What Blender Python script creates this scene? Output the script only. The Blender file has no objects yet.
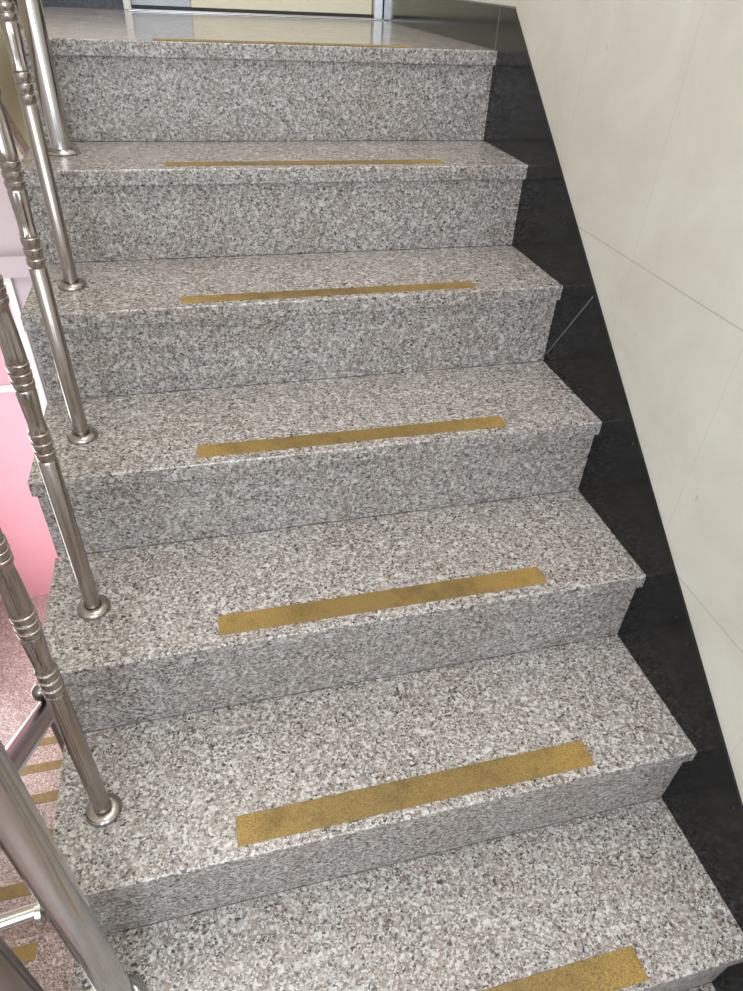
import bpy, bmesh, math, random
from mathutils import Vector, Matrix
random.seed(4)
S = bpy.context.scene
COL = S.collection

# ------------------------------------------------------------------ dimensions (metres)
RUN, RISE = 0.2343, 0.165
WID = 0.971            # clear width of a flight
REC = 0.011            # how far a riser stands behind its nosing
TH = 0.028             # tread slab thickness
BAL_X, BAL_BACK = -0.899, 0.100
GAP_X = -1.015         # inner edge of the neighbouring flights
LEFT_X = -2.02         # far-left wall
WALL_X = 0.004         # face of the tiled wall
LOW_FAR_Y = 1.42
FAR_Y = 1.00           # far wall
LOW_Z = -1.32 - 9 * 0.165          # floor one storey down
FIRST = 0.0104        # the topmost riser is a little taller
HALF_Z = -8 * RISE - FIRST
LOW_TOP = -1.32     # half landing
LF_Y = -1.505          # first nosing of the flight going down
BACK_Y = -2.85
TOP_Z = 2.75

# ------------------------------------------------------------------ materials
def new_mat(name):
    m = bpy.data.materials.new(name); m.use_nodes = True
    nt = m.node_tree
    return m, nt, nt.nodes['Principled BSDF']

def N(nt, t, **kw):
    n = nt.nodes.new(t)
    for k, v in kw.items():
        if k.startswith('i_'):
            n.inputs[k[2:].replace('_', ' ')].default_value = v
        else:
            setattr(n, k, v)
    return n

def ramp(nt, stops, interp='LINEAR'):
    n = nt.nodes.new('ShaderNodeValToRGB'); cr = n.color_ramp; cr.interpolation = interp
    while len(cr.elements) > 1: cr.elements.remove(cr.elements[-1])
    cr.elements[0].position = stops[0][0]; cr.elements[0].color = (*stops[0][1], 1)
    for p, c in stops[1:]:
        e = cr.elements.new(p); e.color = (*c, 1)
    return n

def mix(nt, a, b, fac, mode='MIX'):
    n = nt.nodes.new('ShaderNodeMix'); n.data_type = 'RGBA'; n.blend_type = mode
    L = nt.links
    for sock, v in ((n.inputs[0], fac), (n.inputs[6], a), (n.inputs[7], b)):
        if hasattr(v, 'is_linked') or isinstance(v, bpy.types.NodeSocket): L.new(v, sock)
        else: sock.default_value = v if not isinstance(v, tuple) else (*v, 1)
    return n.outputs[2]

def granite(name, rough, gain=1.0, tint=(1, 1, 1), coat=0.0):
    m, nt, b = new_mat(name); L = nt.links
    geo = N(nt, 'ShaderNodeNewGeometry')
    warp = N(nt, 'ShaderNodeTexNoise', i_Scale=230.0, i_Detail=2.0); L.new(geo.outputs['Position'], warp.inputs['Vector'])
    ws = N(nt, 'ShaderNodeVectorMath', operation='SCALE'); ws.inputs['Scale'].default_value = 0.005; L.new(warp.outputs['Color'], ws.inputs[0])
    wa = N(nt, 'ShaderNodeVectorMath', operation='ADD'); L.new(geo.outputs['Position'], wa.inputs[0]); L.new(ws.outputs[0], wa.inputs[1])
    def cells(scale, stops):
        v = N(nt, 'ShaderNodeTexVoronoi', i_Scale=scale); L.new(wa.outputs[0], v.inputs['Vector'])
        s = N(nt, 'ShaderNodeSeparateColor'); L.new(v.outputs['Color'], s.inputs[0])
        r = ramp(nt, stops, 'CONSTANT'); L.new(s.outputs[0], r.inputs[0])
        return r.outputs[0]
    t = lambda c: tuple(min(0.95, x * gain * k) for x, k in zip(c, tint))
    big = cells(250.0, [(0, t((.78, .78, .775))), (.28, t((.52, .505, .485))), (.54, t((.40, .335, .295))), (.77, t((.25, .225, .215))), (.91, t((.085, .083, .085)))])
    small = cells(430.0, [(0, t((.76, .76, .75))), (.26, t((.45, .435, .415))), (.52, t((.345, .29, .255))), (.74, t((.19, .175, .17))), (.88, t((.055, .055, .057)))])
    pick = N(nt, 'ShaderNodeTexNoise', i_Scale=75.0, i_Detail=3.0); L.new(geo.outputs['Position'], pick.inputs['Vector'])
    pr = ramp(nt, [(.42, (0, 0, 0)), (.58, (1, 1, 1))]); L.new(pick.outputs[0], pr.inputs[0])
    c = mix(nt, big, small, pr.outputs[0])
    cl = N(nt, 'ShaderNodeTexNoise', i_Scale=7.0, i_Detail=4.0); L.new(geo.outputs['Position'], cl.inputs['Vector'])
    cr = ramp(nt, [(.3, (.90, .87, .84)), (.7, (1.0, 1.0, 1.0))]); L.new(cl.outputs[0], cr.inputs[0])
    c = mix(nt, c, cr.outputs[0], 1.0, 'MULTIPLY')
    L.new(c, b.inputs['Base Color'])
    rn = N(nt, 'ShaderNodeTexNoise', i_Scale=14.0, i_Detail=5.0); L.new(geo.outputs['Position'], rn.inputs['Vector'])
    rr = N(nt, 'ShaderNodeMapRange'); rr.inputs['To Min'].default_value = rough * .75; rr.inputs['To Max'].default_value = rough * 1.3
    L.new(rn.outputs[0], rr.inputs[0]); L.new(rr.outputs[0], b.inputs['Roughness'])
    return m

M = {}
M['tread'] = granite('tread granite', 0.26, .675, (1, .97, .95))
M['landing'] = granite('landing granite', 0.15, .66, (1, .965, .95))
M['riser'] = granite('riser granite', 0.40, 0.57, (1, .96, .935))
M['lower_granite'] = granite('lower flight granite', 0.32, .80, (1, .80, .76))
M['lower_floor_pink_lit'] = granite('lower landing granite with pink wall glow', 0.16, 1.1, (1, .80, .81))  # tint and gain hold the pink light the wall throws on this floor

def strip_mat():
    m, nt, b = new_mat('gold grit tape'); L = nt.links
    geo = N(nt, 'ShaderNodeNewGeometry')
    g = N(nt, 'ShaderNodeTexNoise', i_Scale=520.0, i_Detail=2.0); L.new(geo.outputs['Position'], g.inputs['Vector'])
    r = ramp(nt, [(.32, (.14, .085, .02)), (.5, (.295, .182, .042)), (.68, (.38, .25, .072))]); L.new(g.outputs[0], r.inputs[0])
    w = N(nt, 'ShaderNodeTexNoise', i_Scale=16.0, i_Detail=6.0, i_Roughness=.7); L.new(geo.outputs['Position'], w.inputs['Vector'])
    wr = ramp(nt, [(.36, (.45, .44, .43)), (.52, (1, 1, 1))]); L.new(w.outputs[0], wr.inputs[0])
    # the middle, where people tread, is worn greyer than the ends
    tc = N(nt, 'ShaderNodeTexCoord'); sx = N(nt, 'ShaderNodeSeparateXYZ'); L.new(tc.outputs['Generated'], sx.inputs[0])
    wm = ramp(nt, [(0.02, (1, 1, 1)), (.28, (.66, .67, .70)), (.72, (.66, .67, .70)), (.97, (1, 1, 1))]); L.new(sx.outputs[0], wm.inputs[0])
    c = mix(nt, r.outputs[0], wr.outputs[0], .55, 'MULTIPLY'); c = mix(nt, c, wm.outputs[0], .85, 'MULTIPLY'); L.new(c, b.inputs['Base Color'])
    bp = N(nt, 'ShaderNodeBump', i_Strength=.5, i_Distance=.0008); L.new(g.outputs[0], bp.inputs['Height']); L.new(bp.outputs[0], b.inputs['Normal'])
    b.inputs['Roughness'].default_value = .55
    return m
M['strip'] = strip_mat()

def steel(name, col, rough):
    m, nt, b = new_mat(name); L = nt.links
    b.inputs['Metallic'].default_value = 1.0
    geo = N(nt, 'ShaderNodeNewGeometry')
    n = N(nt, 'ShaderNodeTexNoise', i_Scale=60.0, i_Detail=5.0, i_Roughness=.7); L.new(geo.outputs['Position'], n.inputs['Vector'])
    r = ramp(nt, [(.35, tuple(x * .95 for x in col)), (.6, col)]); L.new(n.outputs[0], r.inputs[0]); L.new(r.outputs[0], b.inputs['Base Color'])
    mr = N(nt, 'ShaderNodeMapRange'); mr.inputs['To Min'].default_value = rough * .88; mr.inputs['To Max'].default_value = rough * 1.15
    L.new(n.outputs[0], mr.inputs[0]); L.new(mr.outputs[0], b.inputs['Roughness'])
    return m
M['steel'] = steel('polished stainless steel', (.53, .51, .495), .16)
M['baluster'] = steel('brownish stainless steel', (.40, .355, .325), .235)
M['steel_dark'] = steel('dull stainless steel', (.30, .27, .26), .24)

def skirt_mat():
    m, nt, b = new_mat('black polished skirting stone'); L = nt.links
    geo = N(nt, 'ShaderNodeNewGeometry')
    n = N(nt, 'ShaderNodeTexNoise', i_Scale=9.0, i_Detail=6.0, i_Roughness=.65); L.new(geo.outputs['Position'], n.inputs['Vector'])
    r = ramp(nt, [(.35, (.004, .004, .0045)), (.75, (.010, .0105, .011))]); L.new(n.outputs[0], r.inputs[0])
    # short scuffs that run with the fall of the stair
    mp = N(nt, 'ShaderNodeMapping'); mp.inputs['Rotation'].default_value = (-.75, 0, 0); mp.inputs['Scale'].default_value = (1, 150, 14)
    L.new(geo.outputs['Position'], mp.inputs['Vector'])
    s = N(nt, 'ShaderNodeTexNoise', i_Scale=1.0, i_Detail=3.0); L.new(mp.outputs[0], s.inputs['Vector'])
    sr = ramp(nt, [(.66, (0, 0, 0)), (.80, (.035, .037, .038))]); L.new(s.outputs[0], sr.inputs[0])
    d = N(nt, 'ShaderNodeTexVoronoi', i_Scale=26.0); L.new(geo.outputs['Position'], d.inputs['Vector'])
    dr = ramp(nt, [(.03, (.12, .12, .12)), (.06, (0, 0, 0))]); L.new(d.outputs['Distance'], dr.inputs[0])
    c = mix(nt, r.outputs[0], sr.outputs[0], .5, 'ADD'); c = mix(nt, c, dr.outputs[0], .5, 'ADD')
    L.new(c, b.inputs['Base Color'])
    b.inputs['Roughness'].default_value = .13; b.inputs['Specular IOR Level'].default_value = .42
    return m
M['skirt'] = skirt_mat()

def plain(name, col, rough=.6, var=.06, scale=5.0, metal=0.0):
    m, nt, b = new_mat(name); L = nt.links
    geo = N(nt, 'ShaderNodeNewGeometry')
    n = N(nt, 'ShaderNodeTexNoise', i_Scale=scale, i_Detail=5.0); L.new(geo.outputs['Position'], n.inputs['Vector'])
    r = ramp(nt, [(.3, tuple(x * (1 - var) for x in col)), (.7, tuple(min(1, x * (1 + var)) for x in col))]); L.new(n.outputs[0], r.inputs[0])
    L.new(r.outputs[0], b.inputs['Base Color']); b.inputs['Roughness'].default_value = rough; b.inputs['Metallic'].default_value = metal
    return m

def wall_tile():
    """cream marble tiles on the right wall: joints in y and z, clouds and small pits"""
    m, nt, b = new_mat('cream marble wall tiles'); L = nt.links
    geo = N(nt, 'ShaderNodeNewGeometry'); sp = N(nt, 'ShaderNodeSeparateXYZ'); L.new(geo.outputs['Position'], sp.inputs[0])
    n = N(nt, 'ShaderNodeTexNoise', i_Scale=6.0, i_Detail=7.0, i_Roughness=.6, i_Distortion=.6); L.new(geo.outputs['Position'], n.inputs['Vector'])
    r = ramp(nt, [(.3, (.57, .54, .47)), (.5, (.625, .595, .525)), (.72, (.675, .65, .585))]); L.new(n.outputs[0], r.inputs[0])
    c = r.outputs[0]
    # small brown pits, drawn out upwards
    mp = N(nt, 'ShaderNodeMapping'); mp.inputs['Scale'].default_value = (1, 60, 26); mp.inputs['Rotation'].default_value = (.5, 0, 0)
    L.new(geo.outputs['Position'], mp.inputs['Vector'])
    v = N(nt, 'ShaderNodeTexVoronoi', i_Scale=.62); L.new(mp.outputs[0], v.inputs['Vector'])
    vr = ramp(nt, [(.05, (1, 1, 1)), (.13, (0, 0, 0))]); L.new(v.outputs['Distance'], vr.inputs[0])
    msk = N(nt, 'ShaderNodeTexNoise', i_Scale=4.0, i_Detail=2.0); L.new(geo.outputs['Position'], msk.inputs['Vector'])
    mk = ramp(nt, [(.52, (0, 0, 0)), (.62, (.5, .5, .5))]); L.new(msk.outputs[0], mk.inputs[0])
    pf = N(nt, 'ShaderNodeMath', operation='MULTIPLY'); L.new(vr.outputs[0], pf.inputs[0]); L.new(mk.outputs[0], pf.inputs[1])
    c = mix(nt, c, (.27, .235, .18), pf.outputs[0])
    def joint(axis, off, pitch, width):
        a = N(nt, 'ShaderNodeMath', operation='SUBTRACT'); L.new(sp.outputs[axis], a.inputs[0]); a.inputs[1].default_value = off
        d = N(nt, 'ShaderNodeMath', operation='DIVIDE'); L.new(a.outputs[0], d.inputs[0]); d.inputs[1].default_value = pitch
        rd = N(nt, 'ShaderNodeMath', operation='ROUND'); L.new(d.outputs[0], rd.inputs[0])
        df = N(nt, 'ShaderNodeMath', operation='SUBTRACT'); L.new(d.outputs[0], df.inputs[0]); L.new(rd.outputs[0], df.inputs[1])
        ab = N(nt, 'ShaderNodeMath', operation='ABSOLUTE'); L.new(df.outputs[0], ab.inputs[0])
        lt = N(nt, 'ShaderNodeMath', operation='LESS_THAN'); L.new(ab.outputs[0], lt.inputs[0]); lt.inputs[1].default_value = width / pitch
        return lt.outputs[0]
    for j, f in ((joint(1, -.652, .281, .0007), .26), (joint(2, -.229, .388, .001), .6)):
        k = N(nt, 'ShaderNodeMath', operation='MULTIPLY'); L.new(j, k.inputs[0]); k.inputs[1].default_value = f
        c = mix(nt, c, (.33, .30, .255), k.outputs[0])
    L.new(c, b.inputs['Base Color']); b.inputs['Roughness'].default_value = .34
    return m
M['wall'] = wall_tile()
M['edge'] = plain('pale worn edge', (.13, .135, .14), .5)
M['plaster'] = plain('off white plaster', (.66, .64, .61), .8, .04)
M['beige'] = plain('beige plaster', (.74, .68, .53), .7, .06, 12)
M['lilac'] = plain('pale lilac paint', (.50, .435, .465), .6, .03)
M['pinkwall'] = plain('pink paint', (.93, .44, .52), .6, .03)
M['pinkdoor'] = plain('deeper pink door paint', (.90, .36, .45), .45, .03)
M['concrete'] = plain('grey concrete', (.38, .37, .36), .85, .1)
M['cream'] = plain('cream door paint', (.66, .62, .47), .42, .02)
M['bluegrey'] = plain('blue grey door paint', (.42, .46, .52), .4, .02)
M['white'] = plain('white frame paint', (.72, .72, .71), .45, .02)
M['darkgap'] = plain('dark seal rubber', (.02, .02, .02), .6, .02)
M['slate'] = plain('dark slate skirting', (.055, .065, .085), .45, .35, 90)
M['sill'] = plain('brushed metal sill', (.52, .52, .53), .3, .1, 40, 1.0)
M['peach'] = plain('peach wood sill', (.80, .42, .25), .5, .05)

# ------------------------------------------------------------------ mesh helpers
def link(name, bm, mat, parent=None, smooth=False):
    bmesh.ops.recalc_face_normals(bm, faces=bm.faces[:])
    me = bpy.data.meshes.new(name); bm.to_mesh(me); bm.free()
    if isinstance(mat, (list, tuple)):
        for x in mat: me.materials.append(x)
    else: me.materials.append(mat)
    if smooth:
        for p in me.polygons: p.use_smooth = True
        try: me.set_sharp_from_angle(angle=math.radians(38))
        except Exception: pass
    if isinstance(mat, (list, tuple)):
        for p in me.polygons: p.material_index = 1 if p.normal.y < -.8 else 0
    o = bpy.data.objects.new(name, me); COL.objects.link(o)
    if parent is not None:
        o.parent = parent
        bpy.context.view_layer.update()
        o.matrix_parent_inverse = parent.matrix_world.inverted()
    return o

def thing(name, loc, label, cat, group=None):
    o = bpy.data.objects.new(name, None); COL.objects.link(o); o.location = loc
    o.empty_display_size = .05
    o['label'] = label; o['category'] = cat
    if group: o['group'] = group
    return o

def structure(o):
    o['kind'] = 'structure'; return o

def box(bm, x0, x1, y0, y1, z0, z1, bev=0.0, seg=2):
    ret = bmesh.ops.create_cube(bm, size=1.0)
    vs = ret['verts']
    for v in vs:
        v.co = Vector(((x0 + x1) / 2 + v.co.x * (x1 - x0), (y0 + y1) / 2 + v.co.y * (y1 - y0), (z0 + z1) / 2 + v.co.z * (z1 - z0)))
    if bev:
        es = {e for v in vs for e in v.link_edges}
        bmesh.ops.bevel(bm, geom=list(es), offset=bev, segments=seg, profile=.5, affect='EDGES')
    return bm

def prism(bm, pts, x0, x1):
    """closed polygon of (y, z) drawn out along x"""
    a = [bm.verts.new((x0, y, z)) for y, z in pts]; b = [bm.verts.new((x1, y, z)) for y, z in pts]
    n = len(pts)
    bm.faces.new(a); bm.faces.new(b[::-1])
    for i in range(n): bm.faces.new((a[i], a[(i + 1) % n], b[(i + 1) % n], b[i]))
    return bm

def slab_profile(y_nose, y_back, z_top, th=TH, r=.003, sgn=1):
    """tread slab in section with rounded nosing; sgn=+1 nose towards -y"""
    pts = []
    for i in range(5):
        a = math.pi / 2 * i / 4
        pts.append((y_nose + sgn * (r - r * math.sin(a)), z_top - r + r * math.cos(a)))
    r2 = .003
    for i in range(4):
        a = math.pi / 2 * i / 3
        pts.append((y_nose + sgn * (r2 - r2 * math.cos(a)), z_top - th + r2 - r2 * math.sin(a)))
    pts.append((y_back, z_top - th)); pts.append((y_back, z_top))
    return pts

def lathe(bm, prof, origin, axis=(0, 0, 1), seg=32, flutes=10):
    """prof: (radius, height[, flute depth])"""
    ax = Vector(axis).normalized(); q = Vector((0, 0, 1)).rotation_difference(ax); o = Vector(origin)
    rings = []
    for p in prof:
        r, h = p[0], p[1]; fl = p[2] if len(p) > 2 else 0
        ring = []
        for i in range(seg):
            t = 2 * math.pi * i / seg
            rr = r * (1 - fl * (0.5 - 0.5 * math.cos(flutes * t))) if fl else r
            ring.append(bm.verts.new(o + q @ Vector((rr * math.cos(t), rr * math.sin(t), h))))
        rings.append(ring)
    for a, b in zip(rings, rings[1:]):
        for i in range(seg):
            bm.faces.new((a[i], a[(i + 1) % seg], b[(i + 1) % seg], b[i]))
    bm.faces.new(rings[0][::-1]); bm.faces.new(rings[-1])
    return bm

def tube(bm, a, b, r, seg=28):
    a, b = Vector(a), Vector(b); d = b - a
    return lathe(bm, [(r, 0), (r, d.length)], a, d, seg)

# ------------------------------------------------------------------ room shell
def sbox(name, mat, *dims, bev=0.0):
    return structure(link(name, box(bmesh.new(), *dims, bev=bev), mat))

sbox('wall_right', M['wall'], WALL_X, WALL_X + .2, BACK_Y, FAR_Y + .2, LOW_Z, TOP_Z)
# far wall, upper storey, with the doorway left open for the door
DX0, DX1, DTOP = -.800, .0, 2.05
sbox('wall_far', M['plaster'], LEFT_X, DX0, FAR_Y, FAR_Y + .2, -.225, TOP_Z)
sbox('wall_far_lintel', M['plaster'], DX0, WALL_X, FAR_Y, FAR_Y + .2, DTOP, TOP_Z)
sbox('wall_left', M['plaster'], LEFT_X - .2, LEFT_X, BACK_Y, FAR_Y + .2, LOW_Z, TOP_Z)
# lower storey far wall: lilac to the right, pink to the left
PX = -1.445
sbox('wall_lower_far', M['lilac'], PX, WALL_X, LOW_FAR_Y, LOW_FAR_Y + .2, LOW_Z, -.225)
sbox('wall_lower_pink', M['pinkwall'], LEFT_X, PX, LOW_FAR_Y + .02, LOW_FAR_Y + .2, LOW_Z, -.93)
sbox('wall_lower_head', M['lilac'], LEFT_X, PX, LOW_FAR_Y, LOW_FAR_Y + .2, -.93, -.225)
sbox('wall_lower_left', M['plaster'], LEFT_X - .2, LEFT_X, FAR_Y + .2, LOW_FAR_Y + .2, LOW_Z, -.225)
sbox('wall_lower_right', M['wall'], WALL_X, WALL_X + .2, FAR_Y + .2, LOW_FAR_Y + .2, LOW_Z, -.225)
sbox('trim_1', M['lilac'], LEFT_X, -.9, LOW_FAR_Y - .03, LOW_FAR_Y, -.935, -.85)
sbox('trim_2', M['white'], PX - .02, PX + .012, LOW_FAR_Y - .015, LOW_FAR_Y + .019, LOW_Z, -.936)
sbox('trim_3', M['peach'], -1.56, PX - .021, LOW_FAR_Y - .014, LOW_FAR_Y + .019, -.965, -.936)
# the upper half of the pink wall is a recessed door, deeper pink, with a pale sill line under it
sbox('door_2', M['pinkdoor'], LEFT_X, PX - .021, LOW_FAR_Y + .012, LOW_FAR_Y + .0195, -1.44, -.966)
sbox('trim_8', M['white'], LEFT_X, PX - .06, LOW_FAR_Y + .004, LOW_FAR_Y + .0195, -1.475, -1.441)
sbox('floor_lower', M['lower_floor_pink_lit'], LEFT_X, WALL_X, .36, LOW_FAR_Y + .2, LOW_Z - .1, LOW_Z)
# back wall with a wide window opening onto the half landing
sbox('wall_back', M['plaster'], LEFT_X, WALL_X, BACK_Y - .2, BACK_Y, LOW_Z, -.45)
sbox('wall_back_left', M['plaster'], LEFT_X, -1.75, BACK_Y - .2, BACK_Y, -.45, 1.1)
sbox('wall_back_right', M['plaster'], -.25, WALL_X, BACK_Y - .2, BACK_Y, -.45, 1.1)
sbox('wall_back_top', M['plaster'], LEFT_X, WALL_X, BACK_Y - .2, BACK_Y, 1.1, TOP_Z)
sbox('ceiling', M['plaster'], LEFT_X, WALL_X, BACK_Y, FAR_Y, TOP_Z, TOP_Z + .1)
# half landing behind the camera
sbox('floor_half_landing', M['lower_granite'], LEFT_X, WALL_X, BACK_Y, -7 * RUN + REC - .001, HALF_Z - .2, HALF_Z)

# top landing: polished granite, cut round the narrow well
fl = bmesh.new()
prism(fl, slab_profile(0, FAR_Y, 0), -WID, 0)
box(fl, LEFT_X, -WID, .302, FAR_Y, -TH, 0)
structure(link('floor_landing', fl, [M['landing'], M['riser']]))
fs = bmesh.new()
box(fs, -WID, 0, .035, LOW_FAR_Y, -.225, -TH); box(fs, LEFT_X, -WID, .302, LOW_FAR_Y, -.225, -TH)
structure(link('floor_landing_slab', fs, M['beige']))

# tape on the landing edge
SX0, SX1 = -.719, -.176
def grit_strip(bm, x0, x1, y0, y1, z):
    return box(bm, x0, x1, y0, y1, z, z + .0012, bev=.0004, seg=1)
ls = link('anti_slip_strip', grit_strip(bmesh.new(), SX0 + .005, SX1 - .01, .013, .048, 0), M['strip'])
ls['label'] = 'gold gritty anti slip strip on the polished landing at the very top'
ls['category'] = 'anti-slip strip'

# stepped black skirting on the right wall
sk = bmesh.new()
pts = [(FAR_Y, .077), (-.055, .0765), (-1.274, -.826)]
prism(sk, [(p[0], p[1]) for p in pts[:3]] + [(-1.95, -1.322), (-1.95, -1.62), (-.2, -.62), (FAR_Y, -.2)], 0, WALL_X)
structure(link('baseboard_right', sk, M['skirt']))
# joint lines in the skirting
j = bmesh.new()
def sk_line(bm, a, b, w):
    a = Vector((0, *a)); b = Vector((0, *b)); d = (b - a).normalized(); s = Vector((0, -d.z, d.y)) * w
    q = [a + s, b + s, b - s, a - s]
    f = [bm.verts.new(p + Vector((-.0006, 0, 0))) for p in q]; g = [bm.verts.new(p + Vector((.002, 0, 0))) for p in q]
    bm.faces.new(f); bm.faces.new(g[::-1])
    for i in range(4): bm.faces.new((f[i], f[(i + 1) % 4], g[(i + 1) % 4], g[i]))
sk_line(j, (-.464, -.485), (-.576, -.319), .0013)
sk_line(j, (.014, .001), (.014, .076), .0016)
structure(link('trim_4', j, M['edge']))
j = bmesh.new()
box(j, -.001, WALL_X, -.055, FAR_Y, .0765, .0795)
structure(link('trim_5', j, M['edge']))
# dark skirting on the far wall left of the door
sbox('baseboard_far', M['slate'], LEFT_X, DX0 - .001, FAR_Y - .012, FAR_Y, 0, .05)

# door at the far side of the landing
def part(name, mat, parent, *dims, bev=.002):
    return link(name, box(bmesh.new(), *dims, bev=bev, seg=2), mat, parent)
d = bpy.data.objects.new('door_1', None); COL.objects.link(d); d.location = ((DX0 + DX1) / 2, FAR_Y, 0); d['kind'] = 'structure'
fr = bmesh.new()
box(fr, DX0, DX0 + .022, FAR_Y - .03, FAR_Y + .1, 0, DTOP, bev=.002)
box(fr, DX0 + .022, DX1 - .03, FAR_Y - .03, FAR_Y + .1, DTOP - .03, DTOP, bev=.002)
link('door_frame', fr, M['white'], d)
part('steel_jamb', M['sill'], d, DX1 - .03, DX1 - .001, FAR_Y - .04, FAR_Y + .1, 0, DTOP)
part('side_panel', M['bluegrey'], d, DX0 + .023, -.603, FAR_Y - .008, FAR_Y + .04, .012, DTOP - .031)
lf = part('door_leaf', M['cream'], d, -.602, DX1 - .031, FAR_Y - .012, FAR_Y + .04, .012, DTOP - .031)
hd = bmesh.new(); tube(hd, (-.54, FAR_Y - .06, .95), (-.54, FAR_Y - .06, 1.15), .01); tube(hd, (-.54, FAR_Y - .06, .97), (-.54, FAR_Y - .012, .97), .007); tube(hd, (-.54, FAR_Y - .06, 1.13), (-.54, FAR_Y - .012, 1.13), .007)
link('handle', hd, M['steel'], d, smooth=True)
part('bottom_seal', M['darkgap'], d, DX0 + .023, DX1 - .031, FAR_Y - .010, FAR_Y + .03, .0045, .0115, bev=0)
part('threshold', M['sill'], d, DX0 + .01, DX1 - .001, FAR_Y - .080, FAR_Y - .041, .0005, .003)
part('sill_block', M['sill'], d, DX0 + .023, DX1 - .031, FAR_Y - .040, FAR_Y + .03, .0005, .004)

# ------------------------------------------------------------------ the steps of the flight in view
ORD = ['first', 'second', 'third', 'fourth', 'fifth', 'sixth', 'seventh']
where = ['grey granite stair step just below the landing, with the steel newel post standing on it',
         'grey granite step two below the landing, second gold strip down on it',
         'granite step in the middle of the flight where a pale joint crosses the black skirting beside it',
         'granite step whose gold strip lies just above the middle of the photo',
         'granite step below the middle with a long gold strip, fifth baluster post at its left end',
         'nearest granite step, its gold strip cut off by the bottom edge of the photo',
         'lowest granite step, only a sliver showing at the bottom right corner']
where[3] = 'granite step fourth below the landing, its long gold strip just below the photo middle'
where[2] = 'granite step third below the landing, ending beside the pale joint in the black skirting'
where[4] = 'large near granite step fifth below the landing, with the biggest whole gold strip'
Y0 = {1: (.0246, .0520), 2: (.0169, .0459), 3: (.0193, .0537), 4: (.0203, .0595), 5: (.0162, .0595), 6: (.0081, .0528), 7: (.015, .055)}

tz = lambda k: -k * RISE - (FIRST if k > 0 else 0)      # height of tread k
def riser_bm(k, x0, x1):
    """upright granite face under nosing k"""
    yf = -k * RUN + REC; zt = tz(k) - TH
    return box(bmesh.new(), x0, x1, yf, yf + .022, tz(k + 1) + .0009, zt)

for k in range(1, 8):
    yn = -k * RUN; zt = tz(k)
    st = thing('stair_step', (-WID / 2, yn + RUN / 2, zt - RISE), where[k - 1], 'stair step', 'granite steps going up to the landing')
    t = link('tread', prism(bmesh.new(), slab_profile(yn, yn + RUN + REC - .0005, zt), -WID, 0), [M['tread'], M['riser']], st)
    y0, y1 = Y0[k]
    link('anti_slip_strip', grit_strip(bmesh.new(), SX0 + {4: .002, 5: -.006, 2: .0015}.get(k, 0), SX1 + {1: .003, 3: -.003, 5: .002}.get(k, 0), yn + y0, yn + y1, zt), M['strip'], t)
    link('riser', riser_bm(k, -WID + .004, -.0005), M['riser'], st)
tr = link('riser_top', riser_bm(0, -WID + .004, -.0005), M['riser'])
tr.name = 'stair_riser'; tr['label'] = 'granite riser under the edge of the top landing'; tr['category'] = 'riser'
# concrete flight body under the treads
cp = [(.034, tz(1) - TH - .001)]
for k in range(1, 8):
    y = -k * RUN + REC + .023
    cp += [(y, tz(k) - TH - .001), (y, tz(k + 1) - TH - .001)]
cp = cp[:-1] + [(-7 * RUN + REC + .023, HALF_Z), (-7 * RUN + REC + .023, HALF_Z - .17), (.034, -RISE - .19)]
structure(link('ceiling_flight', prism(bmesh.new(), cp, -WID + .006, -.001), M['concrete']))

# ------------------------------------------------------------------ flight going down on the left
LORD = {3: 'nearest, gold strip cut off at lower left', 4: 'second nearest, its strip just above the cross rail',
        5: 'third nearest, mostly behind the thick near post', 6: 'fourth nearest, strip left of the lowest baluster flange',
        7: 'fifth nearest, strip just under the lower handrail', 8: 'farthest, its strip tucked against the lower handrail'}
for jn in range(0, 9):
    y = LF_Y + jn * RUN; z = LOW_TOP - jn * RISE
    if jn < 3: continue        # the upper ones lie outside the photo
    st = thing('lower_stair_step', ((LEFT_X + GAP_X) / 2, y - RUN / 2, z - RISE),
               'pinkish granite step going down, ' + LORD[jn], 'stair step', 'granite steps of the flight going down')
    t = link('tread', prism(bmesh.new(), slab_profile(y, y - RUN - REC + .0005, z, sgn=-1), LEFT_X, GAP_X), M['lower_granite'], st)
    link('anti_slip_strip', grit_strip(bmesh.new(), GAP_X - .252 - .543, GAP_X - .252, y - .055, y - .016, z), M['strip'], t)
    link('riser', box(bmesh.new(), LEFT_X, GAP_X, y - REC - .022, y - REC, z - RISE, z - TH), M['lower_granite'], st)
cp = [(LF_Y - REC - .023, LOW_TOP - TH - .001)]
for jn in range(0, 9):
    y = LF_Y + jn * RUN - REC - .023
    cp += [(y, LOW_TOP - jn * RISE - TH - .001), (y, LOW_TOP - (jn + 1) * RISE - TH - .001)]
cp = cp[:-1] + [(cp[-1][0], LOW_Z), (cp[-1][0] - .25, LOW_Z - .02), (LF_Y - REC - .023, LOW_TOP - .2)]
structure(link('floor_lower_flight', prism(bmesh.new(), cp, LEFT_X, GAP_X - .002), M['concrete']))
# half landing edge over the flight going down
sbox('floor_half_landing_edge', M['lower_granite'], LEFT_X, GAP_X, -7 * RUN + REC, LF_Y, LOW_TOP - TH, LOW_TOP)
link_r = structure(link('trim_6', box(bmesh.new(), LEFT_X, GAP_X, LF_Y - REC - .022, LF_Y - REC, LOW_TOP - RISE, LOW_TOP - TH), M['lower_granite']))

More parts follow.
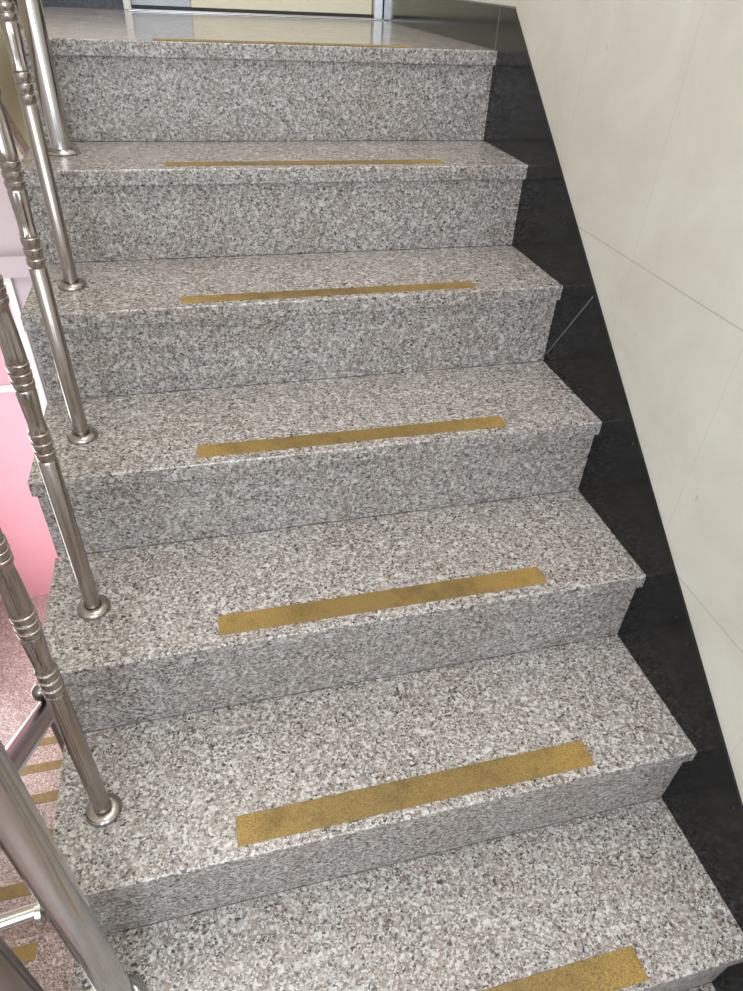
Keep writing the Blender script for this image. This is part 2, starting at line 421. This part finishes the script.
# ------------------------------------------------------------------ flight going up on the left
uf = thing('upper_stair_flight', ((LEFT_X + GAP_X) / 2, .15, 0), 'beige plastered side of the next flight up behind the balusters, granite band along its foot', 'staircase')
SOF = lambda y: -.150 - (y - 0) * RISE / RUN
UY, SLAB = .30, -.225
pl = [(.106, SLAB), (UY, SLAB), (UY, 0)]
for i in range(0, 10):
    y = UY - i * RUN; pl += [(y, i * RISE), (y, (i + 1) * RISE)]
pl += [(UY - 10 * RUN, 10 * RISE), (UY - 10 * RUN, SOF(UY - 10 * RUN))]
link('flight_body', prism(bmesh.new(), pl, LEFT_X + .01, GAP_X), M['beige'], uf)
b1 = SOF(-2.0)
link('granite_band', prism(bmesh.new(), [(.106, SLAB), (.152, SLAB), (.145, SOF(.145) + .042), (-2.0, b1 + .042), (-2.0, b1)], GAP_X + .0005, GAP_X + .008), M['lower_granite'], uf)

# ------------------------------------------------------------------ railings
def bal_profile(top):
    P = [(.0116, .004), (.0120, .281), (.0112, .2825)]
    def rings(z0, z1, n, r):
        out = []; s = (z1 - z0) / n
        for i in range(n):
            a = z0 + i * s
            out += [(r * .86, a + .0006), (r * .97, a + s * .30), (r * .99, a + s * .6), (r, a + s * .86), (r * .93, a + s * .93), (r * .86, a + s - .0006)]
        return out
    P += rings(.283, .326, 3, .0125)
    P += [(.0120, .3275, .06), (.0106, .333, .12), (.0106, .345, .14), (.0118, .368, .14), (.0125, .3835, .10), (.0116, .385)]
    P += rings(.3855, .421, 3, .0130)
    P += [(.0125, .4225, .10), (.0124, .432, .14), (.0114, .458, .14), (.0100, .480, .10), (.0098, .488)]
    P += rings(.489, .521, 3, .0122)
    P += [(.0106, .523), (.0106, .60)]
    P += rings(.60, .63, 2, .0125)
    P += [(.0118, .632), (.0118, top)]
    return P
FLANGE = [(.0245, .0003), (.0250, .003), (.0232, .0075), (.0190, .0100), (.0150, .0106), (.0128, .0106), (.0124, .0085)]

def add_baluster(parent, x, y, z, top, mat):
    b = link('baluster', lathe(bmesh.new(), bal_profile(top), (x, y, z), seg=40), mat, parent, smooth=True)
    link('base_flange', lathe(bmesh.new(), FLANGE, (x, y, z)), mat, b, smooth=True)
    return b
def add_newel(parent, x, y, z, top, mat, r=.0190):
    b = link('newel_post', lathe(bmesh.new(), [(r, .003), (r, top), (r * .9, top + .006), (r * .5, top + .012)], (x, y, z), seg=48), mat, parent, smooth=True)
    link('base_flange', lathe(bmesh.new(), [(q * r / .0118 * .80, h) for q, h in FLANGE], (x, y, z), seg=48), M['steel'], b, smooth=True)
    return b

rail = thing('stair_railing', (BAL_X, -.7, -.6), 'stainless steel railing with turned balusters along the left of the granite steps', 'railing')
HR = .78
hz = lambda y: y * RISE / RUN + HR
add_newel(rail, -.906, -RUN + .140, tz(1), .90, M['steel'])
for k in (2, 3, 4, 5):
    y = -k * RUN + {2: .121, 3: .116, 4: .115, 5: .110}[k]
    add_baluster(rail, {2: -.902, 3: -.901, 4: -.901, 5: -.905}[k], y, tz(k), hz(y) - tz(k) - .015, M['baluster'])
NY = -1.25
add_newel(rail, -.902, NY, tz(6), hz(NY) - tz(6) + .05, M['steel'])
link('handrail', tube(bmesh.new(), (BAL_X, NY, hz(NY)), (BAL_X, -RUN + .14, hz(-RUN + .14)), .021), M['steel'], rail, smooth=True)
# tall post in the gap and its two cross rails
link('well_post', lathe(bmesh.new(), [(.019, LOW_Z + .0), (.019, -.10), (.012, -.09)], (-.990, NY - .012, 0), seg=48), M['steel_dark'], rail, smooth=True)
for z in (-.660, -.925):
    c = tube(bmesh.new(), (-.990, NY - .010, z), (-.902, NY, z), .0085)
    cr = link('cross_rail', c, M['steel'], rail, smooth=True)
    link('rail_collar', lathe(bmesh.new(), [(.0085, 0), (.0155, .001), (.0155, .006), (.0105, .0085)], (-.926, NY - .003, z), (1, 0, 0)), M['steel'], cr, smooth=True)

lrail = thing('lower_stair_railing', (GAP_X - .07, -.8, -1.8), 'dull steel railing of the flight going down, seen through the gap at lower left', 'railing')
LX = GAP_X - .070
lz = lambda y: LOW_TOP - (y - LF_Y) * RISE / RUN + .815
for jn in range(3, 9):
    y = LF_Y + jn * RUN - BAL_BACK; z = LOW_TOP - jn * RISE
    add_baluster(lrail, LX, y, z, lz(y) - z - .018, M['steel_dark'])
link('handrail', tube(bmesh.new(), (LX, LF_Y + .1, lz(LF_Y + .1)), (LX, .40, lz(.40)), .0225), M['steel_dark'], lrail, smooth=True)
ky = -.672
kz = lz(ky)
link('finial', lathe(bmesh.new(), [(.009, .012), (.009, .036), (.013, .040), (.0165, .048), (.0180, .057), (.0165, .066), (.011, .073), (.004, .0755)], (LX, ky, kz)), M['steel_dark'], lrail, smooth=True)
add_newel(lrail, LX, .415, LOW_Z, lz(.40) - LOW_Z + .03, M['steel_dark'])

# ------------------------------------------------------------------ light
def area(name, loc, rot, sx, sy, power, col):
    l = bpy.data.lights.new(name, 'AREA'); l.shape = 'RECTANGLE'; l.size = sx; l.size_y = sy; l.energy = power; l.color = col
    o = bpy.data.objects.new(name, l); COL.objects.link(o); o.location = loc; o.rotation_euler = rot; return o
R = math.radians
area('ceiling_lamp', (-.65, -1.35, TOP_Z - .03), (0, 0, 0), .9, 1.6, 51, (.975, .98, 1))
area('landing_lamp', (-.95, .35, TOP_Z - .03), (0, 0, 0), .6, .6, 17, (1, .95, .88))
area('window_daylight', (-1.0, BACK_Y - .02, .33), (R(90), 0, 0), 1.45, 1.5, 52, (.82, .91, 1.0))
area('lower_side_fill', (LEFT_X + .02, .45, -1.75), (0, R(-90), 0), 1.5, 1.2, 26, (1, .97, .98))  # fill light added at the solid left wall to brighten the lower storey
area('lower_floor_fill', (-1.60, .85, -.245), (0, 0, 0), .5, .4, 5, (1, .95, .95))  # unseen fill added under the landing slab to lift the floor below
w = bpy.data.worlds.new('daylight'); S.world = w; w.use_nodes = True
bg = w.node_tree.nodes['Background']; bg.inputs[0].default_value = (.80, .90, 1.0, 1); bg.inputs[1].default_value = .9

# ------------------------------------------------------------------ camera
F = 665.9
Rm = ((0.9687485788127538, -0.24430936165359507, 0.04288504234208784), (0.11863056262073902, 0.6081761512529504, 0.7848876089348303), (-0.2178370507066158, -0.7552712789823013, 0.6181523392205857))
cam = bpy.data.cameras.new('camera'); co = bpy.data.objects.new('camera', cam); COL.objects.link(co)
cam.sensor_fit = 'VERTICAL'; cam.sensor_height = 24; cam.lens = F / 991 * 24; cam.clip_start = .01
co.matrix_world = Matrix.Translation((-.6890, -1.5998, .1234)) @ Matrix(Rm).transposed().to_4x4()
S.camera = co
S.view_settings.view_transform = 'Standard'; S.view_settings.look = 'None'; S.view_settings.gamma = 1; S.view_settings.exposure = 0.0
S.view_settings.use_curve_mapping = False
